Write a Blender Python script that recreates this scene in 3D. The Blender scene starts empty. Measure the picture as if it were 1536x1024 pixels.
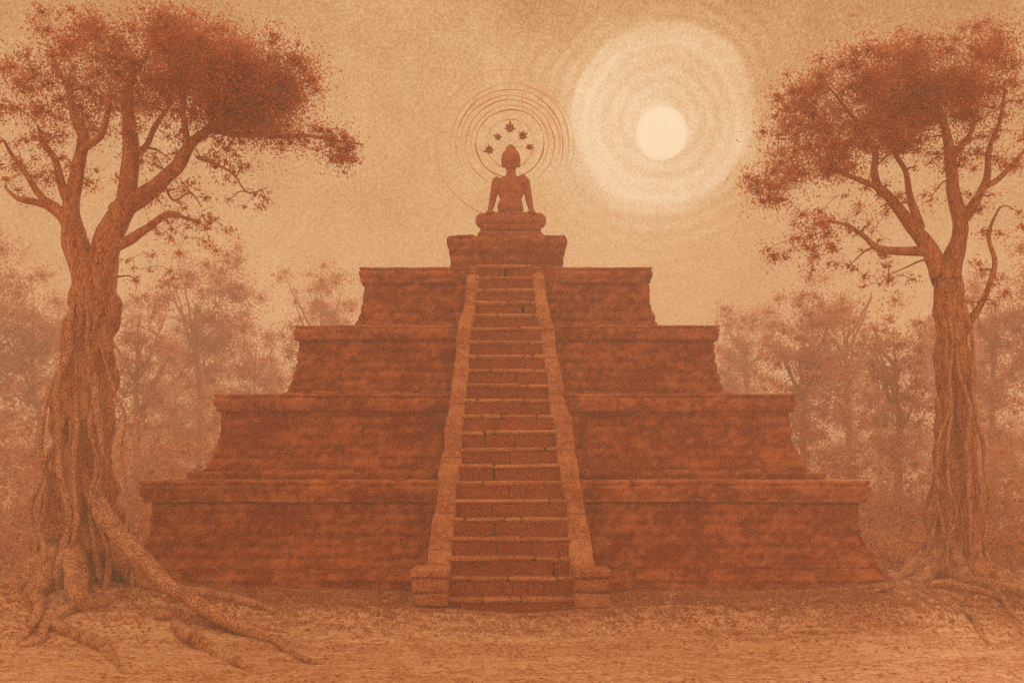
import bpy, math, random
import numpy as np
from mathutils import Vector, noise, Matrix
random.seed(7); rng = np.random.default_rng(7)
S = bpy.context.scene; COL = S.collection
F = 1400.0; H = 4.3; HY = 700.0           # focal length (px of a 1536 px frame), eye height, horizon row
def P(px, py, D): return Vector(((px-768)/F*D, D, H+(HY-py)/F*D))

# ------------------------------------------------------------------ materials
def chalk(name, dark, light, big=0.35, fine=22.0, contrast=0.5, bump=0.5, stretch=(1,1,1), tone=False, rough=1.0, trans=0.0):
    m = bpy.data.materials.new(name); m.use_nodes = True; n = m.node_tree; n.nodes.clear(); L = n.links.new
    out = n.nodes.new('ShaderNodeOutputMaterial'); b = n.nodes.new('ShaderNodeBsdfPrincipled')
    b.inputs['Roughness'].default_value = rough; b.inputs['Specular IOR Level'].default_value = 0.12
    tc = n.nodes.new('ShaderNodeTexCoord'); mp = n.nodes.new('ShaderNodeMapping'); mp.inputs['Scale'].default_value = stretch
    L(tc.outputs['Object'], mp.inputs['Vector'])
    def nz(sc, det, ro=0.6):
        t = n.nodes.new('ShaderNodeTexNoise'); t.inputs['Scale'].default_value = sc; t.inputs['Detail'].default_value = det
        t.inputs['Roughness'].default_value = ro; L(mp.outputs[0], t.inputs['Vector']); return t.outputs['Fac']
    def mth(op, a, c):
        q = n.nodes.new('ShaderNodeMath'); q.operation = op
        for i, v in enumerate((a, c)):
            if isinstance(v, (int, float)): q.inputs[i].default_value = v
            else: L(v, q.inputs[i])
        return q.outputs[0]
    a = nz(big, 5); mid = nz(fine*0.16, 4, 0.7); f = nz(fine, 1, 0.8)
    v = mth('ADD', mth('MULTIPLY', mth('SUBTRACT', a, 0.5), 1.6), mth('MULTIPLY', mth('SUBTRACT', mid, 0.5), 2.6))
    v = mth('ADD', v, mth('MULTIPLY', mth('SUBTRACT', f, 0.5), 4.5))
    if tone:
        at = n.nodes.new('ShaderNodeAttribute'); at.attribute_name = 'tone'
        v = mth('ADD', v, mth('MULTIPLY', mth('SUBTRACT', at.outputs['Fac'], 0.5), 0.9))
    v = mth('ADD', mth('MULTIPLY', v, contrast), 0.45)
    mx = n.nodes.new('ShaderNodeMix'); mx.data_type = 'RGBA'; mx.clamp_factor = True
    mx.inputs['A'].default_value = (*dark, 1); mx.inputs['B'].default_value = (*light, 1)
    L(v, mx.inputs['Factor']); L(mx.outputs['Result'], b.inputs['Base Color'])
    bp = n.nodes.new('ShaderNodeBump'); bp.inputs['Strength'].default_value = bump; bp.inputs['Distance'].default_value = 0.06
    L(mth('ADD', mid, mth('MULTIPLY', f, 0.5)), bp.inputs['Height']); L(bp.outputs[0], b.inputs['Normal'])
    if trans > 0:
        tr = n.nodes.new('ShaderNodeBsdfTranslucent'); L(mx.outputs['Result'], tr.inputs['Color'])
        ms = n.nodes.new('ShaderNodeMixShader'); ms.inputs[0].default_value = trans
        L(b.outputs[0], ms.inputs[1]); L(tr.outputs[0], ms.inputs[2]); L(ms.outputs[0], out.inputs[0])
    else: L(b.outputs[0], out.inputs[0])
    return m
M = dict(
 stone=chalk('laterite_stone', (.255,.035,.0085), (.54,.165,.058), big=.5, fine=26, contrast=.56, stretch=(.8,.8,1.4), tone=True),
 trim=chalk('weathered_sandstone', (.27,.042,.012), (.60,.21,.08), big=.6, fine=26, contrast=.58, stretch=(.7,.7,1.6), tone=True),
 tread=chalk('worn_lit_step_stone', (.29,.06,.02), (.62,.28,.125), big=.6, fine=26, contrast=.65, stretch=(.6,1,1.4), tone=True),  # lighter colour carries the light on the tread edges, plus wear
 rail=chalk('worn_pale_stone', (.27,.058,.019), (.62,.28,.13), big=.8, fine=26, contrast=.72, tone=True),
 bronze=chalk('dark_weathered_stone', (.28,.040,.011), (.56,.19,.075), big=1.2, fine=30, contrast=.6, bump=.5),
 bark=chalk('tree_bark', (.28,.052,.016), (.70,.35,.175), big=1.1, fine=20, contrast=.8, bump=1.0, stretch=(1.8,1.8,.35)),
 root=chalk('root_bark', (.28,.07,.026), (.70,.40,.22), big=.9, fine=20, contrast=.75, bump=.9),
 leaf=chalk('russet_foliage', (.42,.080,.025), (.72,.30,.13), big=.25, fine=12, contrast=.6, bump=0, trans=.5),
 leaf2=chalk('pale_foliage', (.46,.13,.045), (.74,.36,.175), big=.2, fine=6, contrast=.6, bump=0, trans=.45),
 ground=chalk('sandy_earth', (.42,.14,.052), (.84,.58,.36), big=.35, fine=22, contrast=.80, bump=.9, stretch=(.4,1.5,1)),
 grass=chalk('dry_grass', (.36,.10,.04), (.66,.34,.18), big=.3, fine=10, contrast=.6, bump=0, trans=.3),
 hoop=chalk('rust_metal', (.58,.23,.10), (.72,.36,.18), big=1, contrast=.5, bump=.1),
 palehoop=chalk('pale_halo_glow', (.92,.76,.56), (.96,.86,.70), big=1, contrast=.5, bump=.1),  # pale bands of the halo's glow put into the hoop colour
)
# ------------------------------------------------------------------ object helpers
def link(name, me, mat=None, parent=None, loc=None):
    o = bpy.data.objects.new(name, me); COL.objects.link(o)
    if mat and me is not None: me.materials.append(mat)
    if parent is not None: o.parent = parent
    if loc is not None: o.location = loc
    return o
def tag(o, label=None, cat=None, group=None, kind=None):
    for k, v in (('label', label), ('category', cat), ('group', group), ('kind', kind)):
        if v: o[k] = v
    return o
def empty(name, loc, label, cat, group=None):
    o = bpy.data.objects.new(name, None); COL.objects.link(o); o.location = loc; o.empty_display_size = .5
    return tag(o, label, cat, group)
def mesh_np(name, V, Fq, smooth=False, tone=None):
    V = np.asarray(V, dtype=np.float32); me = bpy.data.meshes.new(name)
    if isinstance(Fq, np.ndarray):
        n, k = Fq.shape
        me.vertices.add(len(V)); me.vertices.foreach_set('co', V.ravel())
        me.loops.add(n*k); me.loops.foreach_set('vertex_index', Fq.ravel().astype(np.int32))
        me.polygons.add(n); me.polygons.foreach_set('loop_start', np.arange(0, n*k, k, dtype=np.int32))
    else: me.from_pydata([tuple(v) for v in V], [], Fq)
    if smooth: me.polygons.foreach_set('use_smooth', np.ones(len(me.polygons), dtype=bool))
    if tone is not None:
        a = me.attributes.new('tone', 'FLOAT', 'POINT'); a.data.foreach_set('value', np.asarray(tone, dtype=np.float32))
    me.update(calc_edges=True); return me
class MB:
    def __init__(s): s.v = []; s.f = []; s.t = []
    def block(s, x0, x1, y0, y1, z0, z1, ch=.03, jit=.015, tone=None):
        """chamfered, slightly crooked stone block"""
        tone = random.random() if tone is None else tone
        b = len(s.v); cx, cy, cz = (x0+x1)/2, (y0+y1)/2, (z0+z1)/2; hx, hy, hz = (x1-x0)/2, (y1-y0)/2, (z1-z0)/2
        ch = min(ch, hx*.6, hy*.6, hz*.6)
        idx = {}
        for sx in (-1, 1):
            for sy in (-1, 1):
                for sz in (-1, 1):
                    j = [random.uniform(-jit, jit) for _ in range(3)]; k = ch*random.uniform(.6, 1.9)
                    for ax in range(3):
                        e = [hx-k, hy-k, hz-k]; e[ax] += k
                        s.v.append((cx+sx*e[0]+j[0], cy+sy*e[1]+j[1], cz+sz*e[2]+j[2])); s.t.append(tone)
                        idx[(sx, sy, sz, ax)] = len(s.v)-1
        def q(l): s.f.append(l)
        for ax in range(3):
            for sg in (-1, 1):
                o = [a for a in range(3) if a != ax]; l = []
                for (u, w) in ((-1,-1), (1,-1), (1,1), (-1,1)):
                    c = [0,0,0]; c[ax] = sg; c[o[0]] = u; c[o[1]] = w; l.append(idx[(*c, ax)])
                if (sg > 0) == (ax == 1): l.reverse()
                q(l)
        for ax in range(3):                                   # edge chamfers
            o = [a for a in range(3) if a != ax]
            for u in (-1, 1):
                for w in (-1, 1):
                    c0 = [0,0,0]; c0[o[0]] = u; c0[o[1]] = w; c1 = list(c0); c0[ax] = -1; c1[ax] = 1
                    q([idx[(*c0, o[0])], idx[(*c1, o[0])], idx[(*c1, o[1])], idx[(*c0, o[1])]])
        for sx in (-1, 1):
            for sy in (-1, 1):
                for sz in (-1, 1): q([idx[(sx, sy, sz, a)] for a in range(3)])
    def box(s, x0, x1, y0, y1, z0, z1, tone=.4):
        b = len(s.v)
        for z in (z0, z1):
            for (x, y) in ((x0,y0), (x1,y0), (x1,y1), (x0,y1)): s.v.append((x, y, z)); s.t.append(tone)
        for l in ((3,2,1,0), (4,5,6,7), (0,1,5,4), (1,2,6,5), (2,3,7,6), (3,0,4,7)): s.f.append([b+i for i in l])
    def prism(s, poly, x0, x1, tone=.4, x0b=None, x1b=None):
        b = len(s.v); n = len(poly)
        for (y, z) in poly: s.v.append((x0, y, z)); s.t.append(tone)
        for (y, z) in poly: s.v.append((x1, y, z)); s.t.append(tone)
        s.f.append([b+i for i in range(n)]); s.f.append([b+n+i for i in reversed(range(n))])
        for i in range(n): s.f.append([b+i, b+n+i, b+n+(i+1)%n, b+(i+1)%n])
    def obj(s, name, mat, parent=None, loc=None, rough=0.0):
        import bmesh
        me = mesh_np(name, s.v, s.f, tone=s.t)
        bm = bmesh.new(); bm.from_mesh(me); bmesh.ops.recalc_face_normals(bm, faces=bm.faces)
        if rough:
            for v in bm.verts:
                d = noise.noise_vector(v.co*1.3)*rough + noise.noise_vector(v.co*.35)*rough*1.5; v.co += Vector((d.x, d.y, d.z*.6))
        bm.to_mesh(me); bm.free()
        return link(name, me, mat, parent, loc)
# ------------------------------------------------------------------ ground
TREES = {}
def gh(x, y):
    z = .10*noise.noise(Vector((x*.25, y*.5, 3.1))) + .05*noise.noise(Vector((x*.9, y*1.8, 7.7)))
    d = max(abs(x)-13.5, 0); e = max(26.2-y, 0, y-54)
    z += .42*math.exp(-(d*d+e*e*1.2)/6.0)*(1 if abs(x) > 4 else .35+.65*abs(x)/4)
    for (tx, ty, a, r) in ((-12.4, 26.8, .75, 3.2), (14.0, 29.8, .5, 3.0)):
        z += a*math.exp(-((x-tx)**2+(y-ty)**2)/(r*r))
    return z
def axis(lo, hi, c, h, step, grow):
    a = [c]; s = step
    while a[-1] < hi: s = step if abs(a[-1]-c) < h else s*grow; a.append(min(a[-1]+s, hi))
    b = [c]; s = step
    while b[-1] > lo: s = step if abs(b[-1]-c) < h else s*grow; b.append(max(b[-1]-s, lo))
    return np.array(sorted(set(a+b)))
xs = axis(-230, 230, 0, 22, .28, 1.12); ys = axis(-60, 260, 26, 13, .2, 1.12)
V = [(x, y, gh(x, y)) for y in ys for x in xs]; nx = len(xs)
Fg = np.array([[j*nx+i, j*nx+i+1, (j+1)*nx+i+1, (j+1)*nx+i] for j in range(len(ys)-1) for i in range(nx-1)])
tag(link('ground', mesh_np('ground', V, Fg, True), M['ground']), kind='structure')

# ------------------------------------------------------------------ stepped pyramid
CX, YC = -.22, 42.0
temple = empty('stepped_pyramid', (CX, YC, 0), 'massive rust-red stepped stone pyramid of four terraces with a steep central stairway', 'pyramid')
W = [11.75, 10.1, 7.88, 5.73, 2.42]; DF = [30.0, 32.4, 34.6, 36.6, 39.45]
Z = [0, H-20*30/F, H+110*32.4/F, H+213*34.6/F, H+300*36.6/F, H+347*39.45/F]
def ring(mb, hx, hy, z0, z1, depth, lmin, lmax, jit=.02, ch=.035, tb=.5, tv=.5, skip=None):
    """one course of blocks round a rectangle of half sizes hx, hy (temple space)"""
    for side in range(4):
        L = hx if side % 2 == 0 else hy-depth
        u = -L
        while u < L-.01:
            l = min(random.uniform(lmin, lmax), L-u)
            if L-u-l < lmin*.5: l = L-u
            t = min(max(tb+random.uniform(-tv, tv), 0), 1); o = random.uniform(-.035, .03)
            if random.random() < .05: o -= .07
            g = .002
            if side == 0: a = (u+g, u+l-g, -hy-o, -hy+depth)
            elif side == 2: a = (u+g, u+l-g, hy-depth, hy+o)
            elif side == 1: a = (hx-depth, hx+o, u+g, u+l-g)
            else: a = (-hx-o, -hx+depth, u+g, u+l-g)
            mid = (a[0]+a[1])/2
            if not (skip and side == 0 and abs(mid) < skip):
                mb.block(a[0], a[1], a[2], a[3], z0+.004, z1-.004+random.uniform(-.012, .006), ch, jit, t)
            u += l
def hsh(a, b): return (math.sin(a*127.1+b*311.7)*43758.5453) % 1.0
def loft(name, prof, hx, hy, parent, mat, course=.36, blk=1.15, amp=1.0, joint=1.0, tb=.45, pil=None, seed=0):
    """sweep a vertical profile (outset, z) round a rectangle and wear it down: bulging blocks, soft joints, chipped spots"""
    P2 = [prof[0]]
    for (o0, z0_), (o1, z1_) in zip(prof[:-1], prof[1:]):
        n = max(1, int(round(math.hypot(o1-o0, z1_-z0_)/.085)))
        P2 += [(o0+(o1-o0)*k/n, z0_+(z1_-z0_)*k/n) for k in range(1, n+1)]
    per = []                                                  # (u, side)
    for sd_ in range(4):
        Ls = 2*(hx if sd_ % 2 == 0 else hy); n = max(8, int(Ls/(.095 if sd_ == 0 else .19 if sd_ != 2 else .5)))
        per += [(2*k/n-1, sd_) for k in range(n)]
    V = []; tones = []; m_ = len(per)
    for r, (o, z) in enumerate(P2):
        ci_ = math.floor(z/course+.13)
        dzj = abs((z/course+.13) % 1.0-.5)*-1+.5; dzj *= course
        for (u, sd_) in per:
            X, Y = hx+o, hy+o
            if sd_ == 0: p = (u*X, -Y); nn = (u*.0, -1); t_ = u*X
            elif sd_ == 1: p = (X, u*Y); nn = (1, 0); t_ = u*Y+100
            elif sd_ == 2: p = (-u*X, Y); nn = (0, 1); t_ = u*X+200
            else: p = (-X, -u*Y); nn = (-1, 0); t_ = u*Y+300
            if u == -1: q = {0: (-1, -1), 1: (1, -1), 2: (1, 1), 3: (-1, 1)}[sd_]; nn = (q[0]*.7, q[1]*.7)
            off = hsh(ci_, seed)*blk; bj = (t_+off)/blk+.25*math.sin(ci_*2.3+seed); bi = math.floor(bj); dt = (.5-abs(bj % 1.0-.5))*blk
            v3 = Vector((p[0], p[1], z+seed*7)); n1 = noise.noise(v3*.45); n2 = noise.noise(v3*1.7); n3 = noise.noise(v3*5.0)
            wear = max(0, min(1, .75+n1*1.6+n2*.6))*joint
            d = .08*n1+.07*n2+.045*n3+(hsh(bi+.37*ci_, ci_+seed)-.5)*.075*joint
            d -= wear*(.055*math.exp(-(dt/.06)**2)+.070*math.exp(-(dzj/.065)**2))
            if n2*.6+n1 > .38: d -= .09*min(1, (n2*.6+n1-.38)*5)
            if pil and sd_ == 0 and any(a < abs(p[0]) < c for a, c in pil): d += .09
            d *= amp; fz = .03*amp*noise.noise(v3*.9+Vector((9, 9, 9)))+.02*amp*n3
            V.append((p[0]+nn[0]*d, p[1]+nn[1]*d, z+fz)); n4 = noise.noise(v3*.9+Vector((3, 1, 8)))
            tones.append(tb+.0+(hsh(bi*1.7, ci_+seed*3)-.5)*.75+n1*.5+n4*.8+n2*1.0+n3*1.6-joint*.7*max(math.exp(-(dt/.06)**2), math.exp(-(dzj/.06)**2)))  # joint darkening puts groove shade into the tone, along with dirt
    Fq = [[r*m_+k, r*m_+(k+1) % m_, (r+1)*m_+(k+1) % m_, (r+1)*m_+k] for r in range(len(P2)-1) for k in range(m_)]
    return link(name, mesh_np(name, V, np.array(Fq), False, tones), mat, parent)
def terrace(i, base_h, base_out, flare, cor_h, inset, foot):
    z0, z1 = Z[i], Z[i+1]; hx = W[i]; hy = YC-DF[i]
    core = MB(); ci = inset+.45
    core.box(-hx+ci, hx-ci, -hy+ci, hy-ci, z0-.3, z1-.12, .3)
    t = core.obj('terrace', M['stone'], temple)
    zb = z0+base_h; zn = z1-cor_h
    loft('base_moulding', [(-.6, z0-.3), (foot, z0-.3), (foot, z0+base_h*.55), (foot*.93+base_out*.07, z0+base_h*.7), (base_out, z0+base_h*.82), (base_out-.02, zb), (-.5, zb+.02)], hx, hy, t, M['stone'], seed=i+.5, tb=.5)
    prof = [(-.5, zb-.05)]
    for k in range(13):
        f = k/12; prof.append((-inset+(min(flare, base_out-.05)+inset)*(1-f)**2.6, zb-.02+(zn+.04-zb)*f))
    prof.append((-.6, zn+.04))
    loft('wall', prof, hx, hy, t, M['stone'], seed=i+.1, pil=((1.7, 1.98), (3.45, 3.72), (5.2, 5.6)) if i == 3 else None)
    h = cor_h
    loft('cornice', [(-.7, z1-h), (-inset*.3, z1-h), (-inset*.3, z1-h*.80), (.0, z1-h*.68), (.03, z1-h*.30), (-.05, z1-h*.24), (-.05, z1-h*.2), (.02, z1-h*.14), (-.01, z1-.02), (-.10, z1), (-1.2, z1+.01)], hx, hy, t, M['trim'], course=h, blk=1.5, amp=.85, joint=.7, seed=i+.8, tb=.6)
    return t
terrace(0, 1.05, .42, .30, .72, .28, .66)
terrace(1, .34, .36, .30, .62, .18, .75)
terrace(2, .26, .26, .22, .55, .12, .36)
terrace(3, .24, .26, .22, .62, .10, .34)
# summit block under the statue
pl = MB(); hx = W[4]; hy = YC-DF[4]; z0, z1 = Z[4], Z[5]
pl.box(-hx+.5, hx-.5, -hy+.5, hy-.5, z0-.1, z1-.1, .3)
sb = pl.obj('summit_block', M['stone'], temple)
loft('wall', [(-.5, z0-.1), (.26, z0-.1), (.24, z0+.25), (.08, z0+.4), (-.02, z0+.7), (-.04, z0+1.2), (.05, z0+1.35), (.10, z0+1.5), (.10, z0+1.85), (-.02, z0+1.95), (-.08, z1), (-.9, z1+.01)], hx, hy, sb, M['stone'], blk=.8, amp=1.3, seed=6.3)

# staircase ---------------------------------------------------------------
NS = 22; ztop = Z[4]; SL = 1.25; yfoot = 30.0-Z[1]/SL-.12; ytop = yfoot+ztop/SL
def sw(y):                                                     # half width of the flight, tapering upward
    t = (y-yfoot)/(ytop-yfoot); return 1.88+(1.0-1.88)*t
def ox(y): return -CX-.02-.26*(y-yfoot)/(ytop-yfoot)     # the flight leans a little to the left as it climbs
def rw(y):
    t = (y-yfoot)/(ytop-yfoot); return .72+(.40-.72)*t
st = MB(); y0l, y1l = yfoot-YC, ytop-YC
for k in range(8):                                              # solid ramp under the steps, in tapering slices
    ya, yb = y0l+(y1l-y0l)*k/8, y0l+(y1l-y0l)*(k+1)/8; w_ = sw(ya+YC)+rw(ya+YC)*.8; OX = ox(ya+YC)
    st.prism([(ya+.12, -.4), (yb+2.5, -.4), (yb+2.5, (yb-y0l)*SL-.35), (yb+.25, (yb-y0l)*SL-.35), (ya+.25, max((ya-y0l)*SL-.35, -.39))], OX-w_+.002*k, OX+w_-.002*k, .25)
stair = st.obj('staircase', M['stone'], temple)
for k in range(NS):
    r = ztop/NS; y = y0l+(k*r)/SL; z = k*r; w_ = sw(y+YC)+.1; OX = ox(y+YC)
    m = MB(); u = -w_
    cuts = sorted([-w_, w_]+[random.uniform(-w_*.8, w_*.8) for _ in range(random.choice((1, 2, 2, 3)))])
    for a, b in zip(cuts[:-1], cuts[1:]):
        if b-a > .15: m.block(OX+a+.004, OX+b-.004, y+.09, y+.9, z-.08, z+r-.15, .02, .012, random.uniform(.05, .4))
    step = m.obj('step', M['stone'], stair)
    m = MB(); cuts = sorted([-w_, w_]+[random.uniform(-w_*.8, w_*.8) for _ in range(random.choice((1, 2, 3)))])
    for a, b in zip(cuts[:-1], cuts[1:]):
        if b-a > .15: m.block(OX+a+.003, OX+b-.003, y+random.uniform(-.02, .03), y+.95, z+r-.16, z+r+random.uniform(-.03, .01), .06, .012, random.uniform(.3, 1))
    m.obj('tread', M['tread'], step, rough=.03)
for sx in (-1, 1):                                              # balustrades in three flights with breaks
    b = MB(); n = 30
    for k in range(n):
        ya = y0l+.55+(y1l-y0l-1.25)*k/n; yb = y0l+.55+(y1l-y0l-1.25)*(k+1)/n
        w0, r0 = sw(ya+YC), rw(ya+YC); w1, r1 = sw(yb+YC), rw(yb+YC)
        up = .14 + (.12 if k in (8, 16, 23) else 0) + random.uniform(-.02, .02); j = random.uniform(-.02, .02); tn = random.uniform(.3, .9)
        i0 = len(b.v); g = .008
        for (yy, w_, r_) in ((ya+g, w0, r0), (yb-g, w1, r1)):
            zt = (yy-y0l)*SL+up+.30
            zo = -.3
            for (xx, z_) in ((w_+j, zo), (w_+j, zt-.05), (w_+.07+j, zt), (w_+r_-.07+j, zt), (w_+r_+j, zt-.06), (w_+r_+j, zo)):
                b.v.append((ox(yy+YC)+sx*xx, yy, z_)); b.t.append(tn)
        for q in range(6): b.f.append([i0+q, i0+(q+1)%6, i0+6+(q+1)%6, i0+6+q])
        b.f.append([i0+q for q in range(6)]); b.f.append([i0+6+q for q in reversed(range(6))])
    b.obj('balustrade', M['rail'], stair, rough=.085)
    m = MB(); OX = ox(yfoot); w_, r_ = sw(yfoot), rw(yfoot); a, c = w_-.06, w_+r_+.2                     # pedestal at the foot
    for (za, zb, o) in ((-.3, .3, .06), (.3, .72, 0), (.72, 1.16, 0), (1.16, 1.42, .05)):
        x_ = sorted((OX+sx*(a-o), OX+sx*(c+o)))
        m.block(x_[0], x_[1], y0l-.35-o, y0l+.75, za, zb-.006, .05, .02, random.uniform(.3, .7))
    m.obj('pedestal', M['rail'], stair, rough=.03)

# ------------------------------------------------------------------ seated statue
def blob_mesh(parts, voxel, name):
    """parts: ('s',centre,radii) ellipsoids and ('c',p0,r0,p1,r1) tapered limbs, fused into one continuous skin"""
    import bmesh
    bm = bmesh.new()
    for p in parts:
        if p[0] == 's':
            mt = Matrix.Translation(p[1]) @ Matrix.Diagonal((*p[2], 1))
            bmesh.ops.create_icosphere(bm, subdivisions=3, radius=1, matrix=mt)
        else:
            a, r0, b, r1 = Vector(p[1]), p[2], Vector(p[3]), p[4]; n = 9
            for i in range(n):
                t = i/(n-1); bmesh.ops.create_icosphere(bm, subdivisions=2, radius=r0+(r1-r0)*t, matrix=Matrix.Translation(a.lerp(b, t)))
            q = (b-a).to_track_quat('Z', 'Y').to_matrix().to_4x4()
            bmesh.ops.create_cone(bm, cap_ends=True, segments=16, radius1=r0*.99, radius2=r1*.99, depth=(b-a).length, matrix=Matrix.Translation((a+b)/2) @ q)
    me = bpy.data.meshes.new(name+'_src'); bm.to_mesh(me); bm.free()
    o = bpy.data.objects.new('tmp', me); COL.objects.link(o)
    md = o.modifiers.new('r', 'REMESH'); md.mode = 'VOXEL'; md.voxel_size = voxel
    sm = o.modifiers.new('s', 'SMOOTH'); sm.iterations = 3; sm.factor = .5
    dg = bpy.context.evaluated_depsgraph_get(); res = bpy.data.meshes.new_from_object(o.evaluated_get(dg)); res.name = name
    bpy.data.objects.remove(o); bpy.data.meshes.remove(me)
    for v in res.vertices: v.co.z = zb+(v.co.z-zb)*1.14 if v.co.z > zb else v.co.z
    res.polygons.foreach_set('use_smooth', np.ones(len(res.polygons), dtype=bool)); return res
BS = (-.05, 41.0, Z[5])
buddha = empty('statue', BS, 'dark stone seated meditating figure, cross-legged on the summit of the pyramid', 'statue')
m = MB()                                                       # low cushion-like seat
m.block(-1.42, 1.42, -1.05, 1.05, -.02, .32, .08, .02, .3); m.block(-1.32, 1.32, -.95, .95, .325, .66, .09, .02, .4)
m.obj('seat', M['stone'], buddha)
parts = []; zb = .62
def A(*a): parts.append(a)
A('s', (0, .05, zb+.45), (.62, .5, .42)); A('s', (0, .05, zb+.95), (.52, .36, .55)); A('s', (0, .03, zb+1.5), (.58, .36, .5))
A('s', (0, .03, zb+1.85), (.60, .30, .26)); A('c', (0, .02, zb+1.9), .25, (0, -.02, zb+2.35), .20)
for s in (-1, 1):
    A('c', (s*.3, .0, zb+.36), .36, (s*1.22, -.42, zb+.28), .28)          # thigh
    A('c', (s*1.22, -.42, zb+.27), .27, (s*.05, -.82, zb+.20), .17)       # shin crossing in front
    A('s', (s*1.25, -.36, zb+.27), (.30, .30, .30))
    A('c', (-s*.1, -.84, zb+.24), .13, (-s*.55, -.80, zb+.32), .10)       # foot
    A('s', (s*.62, .04, zb+1.86), (.21, .22, .20))
    A('c', (s*.66, .05, zb+1.80), .19, (s*.84, .10, zb+1.02), .145)       # upper arm
    A('c', (s*.84, .10, zb+1.02), .145, (s*.93, -.28, zb+.62), .10)       # forearm
    A('s', (s*.93, -.42, zb+.60), (.13, .17, .07))                        # palm resting on the thigh
    for q, (dx, l) in enumerate(((-.105, .21), (-.04, .26), (.03, .25), (.10, .20))):
        A('c', (s*(.93+dx*.8), -.52, zb+.60), .037, (s*(.93+dx*1.15), -.52-l*.6, zb+.55), .033)
        A('c', (s*(.93+dx*1.15), -.52-l*.6, zb+.55), .033, (s*(.93+dx*1.2), -.52-l, zb+.45), .027)
    A('c', (s*.80, -.38, zb+.60), .045, (s*.74, -.56, zb+.57), .033)      # thumb
    A('s', (s*.375, .02, zb+2.66), (.05, .09, .19)); A('s', (s*.37, .0, zb+2.47), (.045, .06, .09))   # long ear
    A('s', (s*.13, -.305, zb+2.74), (.085, .05, .035)); A('c', (s*.05, -.335, zb+2.80), .03, (s*.22, -.27, zb+2.82), .025)
A('s', (0, -.02, zb+2.68), (.38, .38, .42)); A('s', (0, -.10, zb+2.42), (.20, .22, .17))
A('c', (0, -.36, zb+2.76), .035, (0, -.42, zb+2.60), .055); A('s', (0, -.33, zb+2.49), (.11, .045, .03)); A('s', (0, -.28, zb+2.36), (.09, .07, .06))
link('body', blob_mesh(parts, .022, 'body'), M['bronze'], buddha)
# hair cap and topknot
hp = [('s', (0, .04, zb+2.78), (.41, .41, .36)), ('s', (0, .04, zb+3.08), (.23, .24, .20)), ('c', (0, .04, zb+3.2), .05, (0, .04, zb+3.34), .02)]
hair = blob_mesh(hp, .03, 'hair')
for v in hair.vertices:                                       # small curls
    p = v.co; k = noise.voronoi(p*9)[0][0]; v.co = p + (p-Vector((0, .04, zb+3.1))).normalized()*(.02-.06*min(k, .25))
link('hair', hair, M['bronze'], buddha)
# robe draped over the left shoulder
rp = [('c', (.52, -.02, zb+1.98), .17, (-.30, -.13, zb+.85), .31), ('s', (0, -.02, zb+.80), (.56, .44, .3)), ('c', (.5, .12, zb+1.95), .16, (-.1, .18, zb+1.0), .33)]
link('robe', blob_mesh(rp, .03, 'robe'), M['bronze'], buddha)

# halo ---------------------------------------------------------------------
HC = P(765, 215, 42.15)
halo = empty('halo', (HC.x, HC.y, Z[5]), 'thin concentric hoops standing behind the head of the seated statue', 'halo')
def hoop(r, tr, seed, mat, a0=0, a1=2*math.pi, dy=0, ex=1.0):
    n = 160; k = 6; V = []; rnd = random.Random(seed); ph = [rnd.uniform(0, 6.28) for _ in range(5)]
    full = abs(a1-a0-2*math.pi) < .01
    for i in range(n):
        a = a0+(a1-a0)*i/(n if full else n-1)
        rr = r*(1+.010*math.sin(2*a+ph[0])+.008*math.sin(3*a+ph[1])+.004*math.sin(7*a+ph[2]))
        t_ = tr*(1.05+.65*math.sin(a*2+ph[3])*math.sin(5*a+ph[4]))
        if not full: t_ *= max(.12, math.sin(math.pi*i/(n-1))**.5)
        for j in range(k):
            b = 2*math.pi*j/k; q = rr+t_*math.cos(b)
            V.append((q*math.cos(a)*ex, t_*math.sin(b)+dy, q*math.sin(a)))
    Fq = [[i*k+j, i*k+(j+1)%k, ((i+1)%n)*k+(j+1)%k, ((i+1)%n)*k+j] for i in range(n if full else n-1) for j in range(k)]
    return link('hoop', mesh_np('hoop', V, np.array(Fq), True), mat, halo, (0, 0, HC.z-Z[5]))
R3 = 42.15/F
for i, (r, tr, mat, a0, a1) in enumerate((
  (36, .030, 'palehoop', None, None), (51, .022, 'hoop', None, None), (58, .040, 'palehoop', -60, 200), 
  (66, .020, 'hoop', -70, 250), (74, .045, 'palehoop', -20, 210), (81, .020, 'hoop', -50, 215), (90, .040, 'palehoop', -30, 200),
  (95, .010, 'hoop', -35, 70), (107, .008, 'palehoop', 20, 250), (112, .034, 'palehoop', 80, 270))):
    hoop(r*R3, tr, i, M[mat], *((math.radians(a0), math.radians(a1)) if a0 is not None else (0, 2*math.pi)), dy=.012*i)
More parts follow.
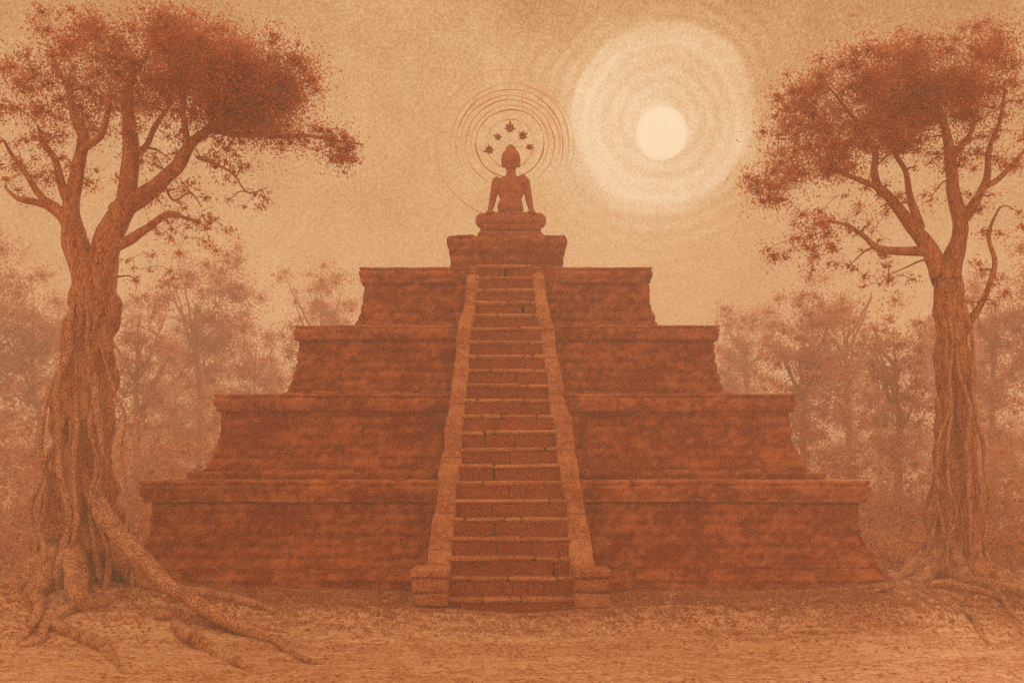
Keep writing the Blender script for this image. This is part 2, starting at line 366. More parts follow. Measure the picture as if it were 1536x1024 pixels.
def tube(path, radii, k=8, rough=0., rs=1.0, seed=0, flute=0.0):
    """tube through path points with gnarled cross sections"""
    path = [Vector(p) for p in path]; n = len(path); V = []; up = Vector((.3, 1, .1)).normalized()
    for i in range(n):
        t = (path[min(i+1, n-1)]-path[max(i-1, 0)]).normalized()
        a = t.cross(up)
        if a.length < .05: a = t.cross(Vector((1, 0, 0)))
        a.normalize(); b = t.cross(a)
        for j in range(k):
            th = 2*math.pi*j/k; d = a*math.cos(th)+b*math.sin(th); r = radii[i]
            if rough: r *= 1+rough*noise.noise(Vector((math.cos(th)*1.6+seed, math.sin(th)*1.6, i*.12*rs)))+rough*.6*noise.noise(Vector((math.cos(th)*4+seed, math.sin(th)*4, i*.3*rs)))
            if flute: r *= 1+flute*math.sin(th*5+seed+i*.05)*.5+flute*.5*math.sin(th*9+i*.08)
            V.append(path[i]+d*r)
    Fq = [[i*k+j, i*k+(j+1)%k, (i+1)*k+(j+1)%k, (i+1)*k+j] for i in range(n-1) for j in range(k)]
    return V, Fq
def smooth_path(pts, rad, sub=6, wob=0., seed=0):
    """Catmull-Rom through pts"""
    pts = [Vector(p) for p in pts]; out = []; rr = []; n = len(pts)
    for i in range(n-1):
        p0, p1, p2, p3 = pts[max(i-1, 0)], pts[i], pts[i+1], pts[min(i+2, n-1)]
        for s in range(sub):
            t = s/sub
            q = .5*((2*p1)+(p2-p0)*t+(2*p0-5*p1+4*p2-p3)*t*t+(3*p1-p0-3*p2+p3)*t**3)
            r = rad[i]+(rad[i+1]-rad[i])*t
            if wob: q = q+noise.noise_vector(q*.8+Vector((seed, 0, 0)))*wob*(1 if i or s else 0)
            out.append(q); rr.append(r)
    out.append(pts[-1]+(noise.noise_vector(pts[-1]*.8+Vector((seed, 0, 0)))*wob if wob else Vector())); rr.append(rad[-1]); return out, rr
class TB:                                                     # collects tubes into one mesh
    def __init__(s): s.V = []; s.F = []
    def add(s, V, Fq):
        b = len(s.V); s.V += [tuple(v) for v in V]; s.F += [[b+i for i in f] for f in Fq]
    def obj(s, name, mat, parent=None, loc=None):
        return link(name, mesh_np(name, s.V, np.array(s.F), True), mat, parent, loc)
t = TB(); t.add(*tube([(0, .18, -.02), (0, .18, HC.z-Z[5])], [.05, .03], 8)); t.obj('post', M['bronze'], halo)
fl = []
for (px, py, s) in ((765, 192, .56), (747, 206, .42), (734, 225, .52), (784, 204, .52), (794, 221, .40)):
    c = P(px, py, 42.1)-Vector((HC.x, HC.y, Z[5])); V = []; Fq = []; q = random.uniform(0, 1)
    def petal(ang, l, w):
        b = len(V); ca, sa = math.cos(ang), math.sin(ang)
        for (u, v_, y_) in ((0, 0, -.03), (l*.55, w, 0), (l, 0, -.05), (l*.55, -w, 0), (l*.5, 0, -.07), (l*.5, 0, .04)):
            V.append((u*ca-v_*sa, y_, u*sa+v_*ca))
        for f_ in ((0, 1, 4), (1, 2, 4), (2, 3, 4), (3, 0, 4), (1, 0, 5), (2, 1, 5), (3, 2, 5), (0, 3, 5)): Fq.append([b+i for i in f_])
    out = math.atan2(c.z-(HC.z-Z[5]), c.x)
    for k in range(7):
        petal(out+k*2*math.pi/7, s*(.62 if k == 0 else .46)*random.uniform(.85, 1.1), s*.13)
    f = link('flower', mesh_np('flower', V, np.array(Fq)), M['bronze'], halo, c); fl.append(f)
    sd = Vector((0, .12, HC.z-Z[5]-.12)); t = TB(); pts, rr = smooth_path([sd, sd.lerp(c, .5)+Vector((0, .03, .02)), c], [.008, .006, .005], 5)
    t.add(*tube(pts, rr, 5)); t.obj('stalk', M['bronze'], f, -c)

# ------------------------------------------------------------------ trees
def leaves(centres, n_per, spread, size, flat=.75, name='crown'):
    C = np.array([tuple(c[:3]) for c in centres]); sc = np.array([c[3] if len(c) > 3 else 1. for c in centres])
    N = (n_per*sc**2).astype(int).clip(4); idx = np.repeat(np.arange(len(C)), N); n = len(idx)
    d = rng.normal(size=(n, 3)); d /= np.linalg.norm(d, axis=1)[:, None]; r = np.abs(rng.normal(size=n))*.62
    p = C[idx]+d*(r*spread*sc[idx])[:, None]*np.array([1, 1, flat])
    a = rng.normal(size=(n, 3)); a /= np.linalg.norm(a, axis=1)[:, None]; b = np.cross(a, rng.normal(size=(n, 3))); b /= np.linalg.norm(b, axis=1)[:, None]
    s = size*rng.uniform(.6, 1.3, n)[:, None]
    V = np.stack([p-a*s, p+b*s*.42, p+a*s, p-b*s*.42], 1).reshape(-1, 3)
    return V, np.arange(n*4).reshape(n, 4)
def twigs(tb, nodes, centres, r0, r1, seed, k=4, sag=.1):
    """join every leaf cluster to the nearest branch point, growing outwards"""
    nodes = [(Vector(a), b) for a, b in nodes]
    root = nodes[0][0]; order = sorted(range(len(centres)), key=lambda i: min((Vector(centres[i][:3])-q[0]).length for q in nodes[::2]))
    for i in order:
        c = Vector(centres[i][:3]); best = min(nodes, key=lambda q: (q[0]-c).length+(0.8 if q[0].z > c.z+.6 else 0)-q[1]*.5)
        a = best[0]; L = (c-a).length
        if L < .15: continue
        m1 = a.lerp(c, .35)+Vector((0, 0, L*sag))+noise.noise_vector(a*1.7+c)*L*.16; m2 = a.lerp(c, .7)+Vector((0, 0, L*sag*.8))+noise.noise_vector(c*2.1)*L*.14
        ra = min(best[1]*.8, r0)
        pts, rr = smooth_path([a, m1, m2, c], [ra, ra*.7+r1*.3, ra*.35+r1*.65, r1], 3)
        tb.add(*tube(pts, rr, k))
        for p, r in list(zip(pts, rr))[2:]: nodes.append((p, r))
def clusters(blobs, seed):
    """blobs: (px,py,rx_px,rz_px,D,depth,count,scale)"""
    rnd = random.Random(seed); out = []
    for (px, py, rx, rz, D, dep, cnt, sc) in blobs:
        for _ in range(cnt):
            while True:
                u, v, w = rnd.uniform(-1, 1), rnd.uniform(-1, 1), rnd.uniform(-1, 1)
                if u*u+v*v+w*w < 1: break
            d = D+w*dep; c = P(px+u*rx, py+v*rz, D); out.append((c.x, d, c.z, sc*rnd.uniform(.6, 1.25)))
    return out
# ---- big left fig tree
DL = 27.0
gz = gh(-12.4, 26.8)
TL = empty('fig_tree', (-12.4, 26.8, 0), 'huge gnarled tree at the left with forked trunk, flat dark crown and long sprawling roots', 'tree')
inv = -Vector(TL.location)
def rel(c): return [tuple(Vector(x[:3])+inv)+tuple(x[3:]) for x in c]
tr = TB(); nodes = []
def limb(pts, rad, k=14, rough=.22, wob=.12, seed=0, flute=0., D=DL, sub=7, keep=True, T=tr, origin=None, N=None):
    origin = inv if origin is None else origin; N = nodes if N is None else N
    P3 = [(P(p[0], p[1], p[2] if len(p) > 2 else D)+origin) for p in pts]
    pp, rr = smooth_path(P3, rad, sub, wob, seed); T.add(*tube(pp, rr, k, rough, 1, seed, flute))
    if keep: N += list(zip(pp, rr))
# trunk
limb([(118, 925), (118, 860), (122, 780), (122, 700), (125, 610), (134, 520), (139, 450), (142, 395)], [2.0, 1.3, .98, .84, .76, .66, .58, .34], k=64, rough=.30, wob=.14, seed=1, flute=.16, sub=12, keep=False)
limb([(134, 450), (117, 375), (107, 340), (103, 300), (116, 255), (124, 205), (112, 170), (96, 130, 27.6), (80, 95, 28)], [.56, .38, .28, .22, .19, .16, .12, .07, .03], k=14, seed=2)
limb([(146, 465), (157, 385), (170, 340), (190, 300), (197, 250), (194, 195), (192, 150), (205, 105, 26.4), (228, 62, 26)], [.60, .42, .34, .29, .24, .20, .14, .08, .03], k=14, seed=3)
limb([(178, 322), (200, 300), (235, 277), (262, 250), (283, 215), (310, 196), (345, 178, 26), (395, 150, 25.5), (440, 118, 25.5)], [.30, .26, .22, .19, .155, .12, .09, .06, .03], k=12, seed=4)
limb([(284, 218), (276, 190), (272, 160), (285, 115, 27.6), (300, 80, 28)], [.12, .09, .07, .05, .03], k=8, seed=5)
limb([(310, 196), (350, 200, 26.8), (400, 204, 26.5), (450, 202, 26.2), (505, 208, 26), (545, 214, 26)], [.11, .085, .07, .055, .04, .02], k=8, seed=6)
limb([(165, 375), (190, 365), (225, 345), (255, 325), (275, 325, 26.5), (300, 330, 26)], [.22, .15, .11, .08, .05, .02], k=8, seed=7)
limb([(104, 305), (86, 268), (80, 235), (62, 212), (55, 190, 26.4)], [.15, .12, .10, .07, .03], k=8, seed=8)
limb([(112, 365), (92, 318), (65, 296), (38, 262), (18, 232), (5, 210)], [.24, .14, .11, .08, .06, .03], k=8, seed=9)
limb([(104, 335), (70, 312), (35, 300), (10, 280)], [.14, .10, .07, .03], k=8, seed=10)
limb([(120, 230), (150, 200, 26), (165, 160, 25.5), (160, 120, 25)], [.12, .09, .06, .03], k=8, seed=11)
limb([(195, 240), (225, 210, 28), (245, 170, 28.5), (262, 130, 29)], [.13, .09, .06, .03], k=8, seed=12)
limb([(295, 235), (322, 246, 26.6), (350, 262, 26.3), (372, 288, 26.1), (404, 280, 26)], [.04, .035, .03, .025, .012], k=6, seed=13, wob=.05)
limb([(245, 268), (262, 300, 26.8), (285, 290, 26.6), (300, 310, 26.4)], [.04, .035, .025, .012], k=6, seed=14, wob=.08)
cl = clusters([(85, 145, 70, 42, 27.5, 2.6, 30, .7), (160, 105, 90, 38, 27, 3.0, 34, .8), (250, 88, 95, 30, 27, 3.2, 40, .85), (325, 112, 85, 40, 26.3, 3.0, 54, .95),
  (380, 145, 75, 42, 25.8, 2.4, 60, .95), (435, 122, 40, 28, 25.8, 1.6, 16, .7), (335, 172, 50, 16, 26, 1.8, 16, .7), (490, 214, 48, 16, 26, 1.0, 20, .5), (515, 240, 28, 18, 26, .8, 10, .45),
  (405, 206, 50, 9, 26.2, 1.0, 10, .4), (50, 190, 40, 34, 27, 1.6, 12, .5), (28, 262, 26, 30, 27, 1.2, 6, .4), (150, 175, 60, 22, 26.4, 2.0, 10, .45), (310, 52, 70, 12, 27, 2, 10, .6),
  (335, 248, 45, 22, 26.4, 1.2, 8, .35), (300, 330, 40, 16, 26.2, 1.0, 7, .35), (235, 165, 50, 22, 27, 2, 10, .5), (60, 250, 60, 60, 27, 2, 22, .42), (150, 245, 70, 60, 27, 2, 16, .36), (240, 215, 60, 40, 26.8, 1.8, 14, .38), (260, 300, 90, 40, 26.6, 1.6, 14, .34), (290, 352, 80, 26, 26.6, 1.6, 16, .34), (225, 400, 45, 26, 26.8, 1.4, 8, .32), (375, 310, 45, 16, 26.2, 1, 7, .3), (330, 205, 70, 30, 26.5, 1.6, 16, .42), (120, 60, 90, 22, 27, 2, 12, .5), (430, 90, 50, 30, 26, 1.6, 10, .5)], 21)
rc = rel(cl); tr2 = TB(); twigs(tr2, nodes, rc, .045, .009, 3)
tr.V and tr.add(tr2.V, tr2.F)
tr.obj('trunk', M['bark'], TL)
V, Fq = leaves(rc, 470, 1.02, .050); link('crown', mesh_np('crown', V, Fq), M['leaf'], TL)
# roots: along the ground (x,y world, radius)
def root(T, name, pts, rad, origin, seed, lift=.35, k=12, mat='root'):
    P3 = []
    for i, (x, y, *z) in enumerate(pts):
        zz_ = z[0] if z else gh(x, y)+rad[i]*lift
        P3.append(Vector((x, y, zz_ if i < len(pts)-1 else zz_-.10))+origin)
    pp, rr = smooth_path(P3, rad, 7, .10, seed); rr[-1] = .006; t = TB(); t.add(*tube(pp, rr, k, .3, 1.3, seed)); return t.obj(name, M[mat], T)
def g(px, py): D = H*F/(py-HY); return ((px-768)/F*D, D)       # ground point seen at a pixel
roots_left = [
 ([(-12.0, 26.6, 3.7), (-11.3, 26.0, 2.95), (-10.3, 25.3, 2.05), (-9.0, 24.6, 1.15), (-7.75, 23.9, .55), g(400, 962), g(450, 985), g(510, 1000)], [.27, .26, .24, .21, .18, .14, .09, .03]),
 ([(-12.2, 26.0, 2.2), (-11.8, 25.2, 1.4), (-11.2, 24.4, .8), g(235, 930)+(.35,), g(285, 965), g(350, 990), g(400, 1010)], [.32, .30, .27, .23, .19, .13, .05]),
 ([(-12.6, 25.9, 1.9), (-12.7, 25.0, 1.0), (-12.4, 24.2, .4), g(150, 975), g(185, 1010)], [.34, .30, .24, .17, .07]),
 ([(-12.9, 26.2, 2.0), (-13.4, 25.5, 1.0), (-13.7, 24.8, .45), g(60, 945), g(25, 975)], [.34, .28, .22, .17, .07]),
 ([(-13.2, 26.8, 1.8), (-14.4, 26.6, .8), (-15.6, 26.3), (-16.8, 25.8)], [.34, .26, .18, .08]),
 ([(-11.7, 26.8, 2.0), (-10.6, 26.6, 1.0), (-9.6, 26.6, .65), (-8.3, 26.4), (-7.0, 25.6), (-5.8, 25.0)], [.34, .27, .22, .18, .12, .04]),
 ([(-9.2, 24.2, .5), (-8.4, 24.4), (-7.4, 23.9), (-6.3, 23.9), (-5.2, 23.2)], [.15, .14, .11, .08, .03]),
 ([(-11.3, 24.5, .7), (-11.6, 23.3), (-11.2, 22.4), (-11.5, 21.6)], [.18, .15, .11, .04]),
 ([(-12.4, 27.6, 1.6), (-12.8, 28.8, .7), (-13.2, 30.4), (-13.0, 32)], [.34, .28, .2, .07]),
]
for i, (p, r) in enumerate(roots_left): root(TL, 'root', p, r, inv, i*3.1)
# clinging and hanging aerial roots
def hang(T, origin, x0, x1, y0, y1, zt, zb, r, seed):
    n = 7; pts = []
    for i in range(n):
        t_ = i/(n-1); pts.append(Vector((x0+(x1-x0)*t_+.34*noise.noise(Vector((seed, i*.9, 0))), y0+(y1-y0)*t_, zt+(zb-zt)*t_))+origin)
    xc, yc_ = (-12.3, 27.0) if T is TL else (14.15, 30.0)
    pts[0] = Vector((xc+max(-.3, min(.3, x0-xc)), yc_-.35, zt))+origin; pts[1] = (pts[1]*.6+pts[0]*.4); pts[1].z = pts[0].z*.83+pts[-1].z*.17
    pp, rr = smooth_path(pts, [r*(.5+.45*random.random()) for _ in range(n-1)]+[r*1.5], 6, .16, seed)
    t = TB(); t.add(*tube(pp, rr, 7, .4, 1, seed)); t.obj('aerial_root', M['root'], T)
for i, (xa, xb, ya, yb, zt, zb_, r) in enumerate([(-12.0, -11.5, 26.2, 26.0, 9.5, .9, .10), (-12.5, -12.3, 25.9, 25.4, 9.0, .9, .12), (-12.7, -13.2, 26.2, 25.7, 6.5, .7, .10),
    (-11.35, -10.6, 26.6, 26.2, 8.6, .4, .05), (-11.9, -11.1, 26.4, 25.7, 8.0, .8, .09), (-13.0, -13.7, 26.6, 26.1, 5.5, .4, .08),
    (-13.0, -12.9, 25.9, 25.2, 7.5, .7, .08), (-12.2, -11.9, 26.0, 25.3, 7.0, .8, .09)]):
    hang(TL, inv, xa, xb, ya, yb, zt, zb_, r, i*5.3)
# ---- right tree
DR = 30.0
TR = empty('banyan_tree', (14.1, 29.9, 0), 'tall forked tree at the right beside the pyramid with a broad rounded russet crown', 'tree')
invR = -Vector(TR.location); trR = TB(); nR = []
def limbR(pts, rad, **kw): limb(pts, rad, D=DR, T=trR, origin=invR, N=nR, **kw)
limbR([(1425, 925), (1424, 870), (1428, 800), (1432, 720), (1432, 620), (1428, 530), (1424, 460), (1415, 400)], [1.8, 1.2, .85, .66, .55, .50, .46, .26], k=56, rough=.38, wob=.12, seed=21, flute=.16, sub=12, keep=False)
limbR([(1412, 420), (1398, 380), (1376, 345), (1348, 312), (1325, 288), (1300, 276), (1272, 262), (1245, 250, 29)], [.34, .25, .20, .165, .125, .09, .06, .03], seed=22, k=12)
limbR([(1424, 420), (1436, 365), (1440, 320), (1432, 275), (1420, 230), (1414, 190), (1402, 140, 30.5), (1390, 90, 31)], [.36, .28, .24, .20, .16, .12, .08, .03], seed=23, k=12)
limbR([(1394, 378), (1350, 376), (1318, 372), (1295, 352), (1270, 335), (1235, 330, 29)], [.18, .13, .11, .08, .05, .02], seed=24, k=8, wob=.06)
limbR([(1330, 292), (1312, 262), (1308, 230), (1292, 200), (1270, 160, 29), (1240, 130, 28.5)], [.14, .11, .09, .07, .05, .02], seed=25, k=8)
limbR([(1378, 345), (1368, 300), (1360, 262), (1342, 225, 30.6), (1330, 170, 31), (1325, 120, 31)], [.14, .11, .09, .07, .05, .02], seed=26, k=8)
limbR([(1440, 330), (1466, 300), (1480, 270), (1482, 230, 29.5), (1498, 180, 29.2), (1508, 120, 29)], [.20, .15, .12, .09, .06, .03], seed=27, k=8)
limbR([(1478, 280), (1500, 268), (1525, 240), (1545, 215)], [.10, .08, .06, .03], seed=28, k=8)
limbR([(1424, 240), (1455, 205, 30.6), (1465, 160, 31), (1460, 110, 31.4)], [.13, .09, .06, .03], seed=29, k=8)
limbR([(1434, 520), (1470, 455, 29.6), (1492, 400, 29.4), (1486, 350, 29.2), (1500, 310, 29)], [.16, .10, .08, .06, .03], seed=30, k=8)
clR = clusters([(1285, 145, 85, 42, 29.5, 3.2, 46, .85), (1385, 118, 95, 44, 30, 3.4, 52, .85), (1400, 165, 85, 34, 30, 3.0, 40, .9), (1465, 125, 55, 50, 30, 2.8, 26, .7), (1220, 165, 45, 30, 29, 2.2, 18, .65),
  (1230, 235, 70, 28, 28.8, 1.8, 34, .7), (1160, 270, 42, 30, 28.6, 1.4, 18, .6), (1175, 195, 35, 28, 28.8, 1.4, 9, .5), (1300, 215, 70, 26, 29.5, 2.0, 22, .6), (1400, 65, 80, 14, 30, 2.0, 10, .5),
  (1510, 210, 35, 60, 29.6, 1.8, 16, .55), (1225, 345, 50, 25, 28.8, 1.2, 14, .5), (1265, 385, 70, 22, 29, 1.6, 14, .36), (1330, 410, 45, 25, 29.2, 1.4, 9, .33), (1170, 372, 40, 18, 28.8, 1.0, 8, .4), (1345, 200, 50, 40, 30, 2, 14, .6), (1500, 330, 30, 40, 29.2, 1, 7, .4), (1360, 260, 80, 50, 30, 2, 22, .42), (1460, 260, 60, 60, 29.6, 2, 20, .42), (1300, 320, 70, 35, 29.4, 1.6, 14, .38), (1490, 420, 30, 60, 29.3, 1, 8, .36), (1400, 60, 100, 20, 30, 2, 12, .5), (1200, 130, 40, 30, 29, 2, 10, .5)], 33)
rcR = [tuple(Vector(x[:3])+invR)+tuple(x[3:]) for x in clR]; t2 = TB(); twigs(t2, nR, rcR, .045, .009, 5); trR.add(t2.V, t2.F)
trR.obj('trunk', M['bark'], TR)
V, Fq = leaves(rcR, 450, 1.05, .054); link('crown', mesh_np('crown', V, Fq), M['leaf'], TR)
roots_right = [
 ([(13.5, 29.5, 1.7), (12.9, 29.2, 1.0), (12.6, 28.7, .5), (12.9, 27.9), (13.6, 27.0), (14.3, 26.3)], [.30, .26, .21, .17, .11, .04]),
 ([(13.9, 29.3, 1.6), (13.9, 28.5, .8), (14.4, 27.6), (15.2, 26.7), (15.6, 25.6)], [.30, .26, .2, .13, .05]),
 ([(13.3, 30.0, 1.4), (12.4, 29.7, .7), (11.7, 28.9, .4), (11.2, 28.0), (10.3, 27.5)], [.26, .22, .18, .12, .04]),
 ([(14.6, 29.4, 1.5), (15.3, 28.9, .7), (16.2, 28.2), (17.0, 27.3)], [.30, .24, .17, .07]),
 ([(14.9, 30.0, 1.4), (15.9, 30.0, .7), (17.0, 29.8), (18.4, 29.5)], [.28, .22, .15, .05]),
 ([(14.2, 30.6, 1.4), (14.6, 31.6, .6), (14.8, 33.0)], [.28, .22, .08]),
]
roots_right += [
 ([(12.6, 28.4, .6), g(1400, 905)+(.25,), g(1440, 930), g(1470, 955), g(1500, 970)], [.16, .14, .11, .08, .03]),
 ([(13.2, 29.2, 1.2), (12.5, 28.8, .75), g(1330, 893)+(.38,), g(1285, 910)+(.2,), g(1230, 925), g(1180, 935)], [.22, .19, .16, .13, .09, .03]),
 ([(14.3, 28.9, .7), g(1470, 895)+(.3,), g(1500, 925), g(1535, 950)], [.2, .16, .11, .04]),
]
for i, (p, r) in enumerate(roots_right): root(TR, 'root', p, r, invR, 40+i*2.7)
for i, (xa, xb, ya, yb, zt, zb_, r) in enumerate([(13.9, 13.2, 29.4, 29.2, 9.2, .7, .08), (14.1, 14.2, 29.2, 28.8, 8.8, .6, .09), (14.5, 15.0, 29.4, 29.1, 9.6, .5, .08), (13.6, 12.9, 29.6, 29.3, 5.8, .4, .07),
    (13.8, 13.5, 29.3, 28.9, 6.8, .7, .08)]):
    hang(TR, invR, xa, xb, ya, yb, zt, zb_, r, 90+i*5.3)

# ---- trees standing farther back in the dust
bgt = [  # px, ground D, crown top row, crown half width px, bare trunk share, description
 (205, 60, 415, 62, .45, 'slim'), (300, 74, 372, 75, .50, 'round'), (372, 92, 455, 55, .4, 'round'), (478, 84, 372, 62, .5, 'loose'), (255, 105, 470, 60, .3, 'round'), (60, 70, 380, 85, .4, 'loose'), (-60, 66, 330, 90, .4, 'round'),
 (1130, 88, 440, 60, .45, 'loose'), (1205, 62, 428, 62, .5, 'round'), (1275, 78, 405, 70, .45, 'loose'), (1350, 58, 440, 60, .5, 'round'), (1490, 68, 380, 75, .45, 'loose'), (1600, 62, 340, 90, .4, 'round'), (1320, 100, 500, 60, .3, 'slim'), (1105, 110, 520, 60, .3, 'round'),
 (1430, 95, 430, 70, .35, 'round'), (130, 98, 440, 70, .35, 'slim')]
desc = ['slim hazy tree just right of the big left trunk', 'hazy round-crowned tree, the tallest between the left trunk and the pyramid', 'small faded tree just left of the second terrace corner', 'faint loose-crowned tree rising behind the left end of the uppermost terrace',
 'low faded tree far behind the slim tree on the left', 'pale loose tree behind the left side of the big left trunk', 'faded tree mostly beyond the left edge of the view', 'faint loose tree just right of the third terrace', 'hazy round tree in the gap right of the pyramid, nearest to the glow',
 'pale loose tree in the middle of the gap between pyramid and right trunk', 'hazy round tree directly left of the right-hand trunk', 'pale loose tree behind the right-hand trunk, near the right edge', 'faded tree mostly beyond the right edge of the view', 'low slim faded tree far off, left of the right-hand trunk', 'low faint tree right behind the right corner of the second terrace',
 'far faded round tree seen directly behind the right-hand trunk', 'far faded slim tree seen directly behind the big left trunk']
for i, (px, D, top, hw, bare, kind) in enumerate(bgt):
    x = (px-768)/F*D; zt = H+(HY-top)/F*D; g0 = gh(x, D); R = hw/F*D
    T = empty('background_tree', (x, D, g0), desc[i], 'tree', 'hazy trees standing behind the pyramid')
    tb = TB(); nd = []; rnd = random.Random(i+50); hgt = zt-g0; zc = hgt*(bare+.1)
    lean = rnd.uniform(-.6, .6)
    pp, rr = smooth_path([(0, 0, -.3), (lean*.3, 0, hgt*.2), (lean*.2, .1, zc*.8), (lean, 0, zc), (lean*1.3, .2, hgt*.8)], [.42, .25, .20, .16, .05], 5, .15, i)
    tb.add(*tube(pp, rr, 8, .2, 1, i)); nd += list(zip(pp[12:], rr[12:]))
    for k in range(6):
        a = rnd.uniform(0, 6.28); z_ = rnd.uniform(zc*.75, hgt*.7); st_ = min(pp, key=lambda q: abs(q.z-z_)); rr_ = R*rnd.uniform(.5, .85)
        e = Vector((math.cos(a)*rr_+lean, math.sin(a)*rr_, min(z_+rnd.uniform(.3, .5)*hgt*.5, hgt*.9)))
        p2, r2 = smooth_path([st_, st_.lerp(e, .5)+Vector((0, 0, -.3)), e], [.16, .1, .04], 5, .2, i+k); tb.add(*tube(p2, r2, 6)); nd += list(zip(p2, r2))
    cs = []; nb = {'slim': 75, 'round': 115, 'loose': 88}[kind]
    lob = [(rnd.uniform(-.6, .6)*R, rnd.uniform(-.6, .6)*R, rnd.uniform(.25, .8)) for _ in range(7)]
    for _ in range(nb):
        lx, ly, lz = rnd.choice(lob); s_ = .38*R
        z_ = zc+(hgt-zc)*min(max(lz+rnd.gauss(0, .16), 0), 1)
        cs.append((lean+lx+rnd.gauss(0, s_), ly+rnd.gauss(0, s_), z_-(hgt*.45*rnd.random()**2), rnd.uniform(.5, 1.15)*R/3.2))
    twigs(tb, nd, cs, .05, .015, i, 3); tb.obj('trunk', M['bark'], T)
    V, Fq = leaves(cs, 210, 1.35, .12, .8); link('crown', mesh_np('crown', V, Fq), M['leaf2'], T)
# distant forest and undergrowth: one mass each
def mass(name, label, cat, pts, n_per, spread, size, mat):
    V, Fq = leaves(pts, n_per, spread, size, .8); o = link(name, mesh_np(name, V, Fq), M[mat]); return tag(o, label, cat, None, 'stuff')
pts = []
for _ in range(900):
    a = random.uniform(-.72, .72)*1.15; D = random.uniform(125, 185); x = math.tan(a)*D; hh = 7+5*noise.noise(Vector((x*.03, 1.3, 0)))
    pts.append((x, D, random.uniform(0, 1)**.7*hh*1.5, random.uniform(.7, 1.3)))
mass('forest', 'far-off forest fading into the dusty air behind everything', 'forest', pts, 70, 2.8, .42, 'leaf2')
pts = []
for _ in range(3200):
    s = random.choice((-1, 1)); y = random.uniform(34, 85); x = s*random.uniform(12.8, 14+y*.33)
    pts.append((x, y, random.uniform(.1, 1)*(1.6+9.5*max(0, noise.noise(Vector((x*.13, y*.1, 4)))+.42)*min(1, max(0, (y-38)/12))), random.uniform(.4, 1.1)))
mass('undergrowth', 'low tangled undergrowth spreading on both sides of the pyramid', 'undergrowth', pts, 120, 1.0, .10, 'leaf2')
# ground cover
n = 0; V = []; Fq = []
def blade(x, y, z, h_, w_, a, ln):
    b = len(V); dx, dy = math.cos(a)*w_, math.sin(a)*w_; lx, ly = math.cos(a+1.2)*ln, math.sin(a+1.2)*ln
    V.extend([(x-dx, y-dy, z-.03), (x+dx, y+dy, z-.03), (x+dx*.6+lx*.4, y+dy*.6+ly*.4, z+h_*.6), (x+lx, y+ly, z+h_)]); Fq.append([b, b+1, b+2, b+3])
tries = 0
while n < 32000:
    y = 19+36*random.random()**1.6; x = random.uniform(-20, 20)*(y/26)
    if y < 23.5 and random.random() > .12*max(0, y-20): continue
    inside = abs(x-CX) < 12.5 and 29.2 < y < 55
    if inside or (abs(x) < 3.0 and 26 < y < 30): continue
    dens = .02+.9*math.exp(-((y-27.2)/2.0)**2)*(1 if abs(x) < 15 else .5)+.22*(noise.noise(Vector((x*.5, y*1.4, 2)))+.1)
    if random.random() > dens: continue
    z = gh(x, y); a0 = random.uniform(0, 3.14)
    for _ in range(3): blade(x+random.gauss(0, .06), y+random.gauss(0, .06), z, random.uniform(.03, .13), random.uniform(.006, .014), random.uniform(0, 3.14), random.uniform(.05, .20)); n += 1
tag(link('grass', mesh_np('grass', V, np.array(Fq)), M['grass']), 'sparse dry grass and sprigs on the sandy earth around the pyramid foot', 'grass', None, 'stuff')
V = []; Fq = []; 
for _ in range(60000):
    y = 18.5+18*random.random()**1.3; x = random.uniform(-19, 19)*(y/26)
    if abs(x-CX) < 12.5 and y > 29.2: continue
    d = .08+1.2*math.exp(-((y-27.2)/3.0)**2)
    for (tx, ty) in ((-12, 25.5), (14, 28.5)): d = max(d, math.exp(-((x-tx)**2+(y-ty)**2)/14))
    if random.random() > d or noise.noise(Vector((x*.35, y*1.1, 9))) < -.12: continue
    z = gh(x, y)+.012; a = random.uniform(0, 6.28); s = random.uniform(.025, .07); b = len(V); c_, s_ = math.cos(a), math.sin(a)
    for (u, v_) in ((-1, 0), (0, .45), (1, 0), (0, -.45)): V.append((x+(u*c_-v_*s_)*s, y+(u*s_+v_*c_)*s, z+random.uniform(0, .03)))
    Fq.append([b, b+1, b+2, b+3])
tag(link('leaf_litter', mesh_np('leaf_litter', V, np.array(Fq)), M['leaf']), 'fallen russet leaves scattered over the ground in front of the pyramid', 'leaves', None, 'stuff')

# ------------------------------------------------------------------ sun in the sky
sd = Vector(((992-768)/F, 1, (HY-200)/F)).normalized(); SD = 2500.0
import bmesh
bm = bmesh.new(); bmesh.ops.create_icosphere(bm, subdivisions=4, radius=SD*39/F*.94); me = bpy.data.meshes.new('sun'); bm.to_mesh(me); bm.free()
me.polygons.foreach_set('use_smooth', np.ones(len(me.polygons), dtype=bool))
sm = bpy.data.materials.new('sun_glow'); sm.use_nodes = True; nt = sm.node_tree; nt.nodes.clear()
o_ = nt.nodes.new('ShaderNodeOutputMaterial'); e_ = nt.nodes.new('ShaderNodeEmission'); e_.inputs['Color'].default_value = (1.0, .82, .57, 1); e_.inputs['Strength'].default_value = 1.1
lw = nt.nodes.new('ShaderNodeLayerWeight'); lw.inputs[0].default_value = .5; tr_ = nt.nodes.new('ShaderNodeBsdfTransparent'); ms_ = nt.nodes.new('ShaderNodeMixShader')
mr_ = nt.nodes.new('ShaderNodeMapRange'); mr_.inputs[1].default_value = .38; mr_.inputs[2].default_value = .95; nt.links.new(lw.outputs['Facing'], mr_.inputs[0])   # the rim melts into the glow
nt.links.new(mr_.outputs[0], ms_.inputs[0]); nt.links.new(e_.outputs[0], ms_.inputs[1]); nt.links.new(tr_.outputs[0], ms_.inputs[2]); nt.links.new(ms_.outputs[0], o_.inputs[0])
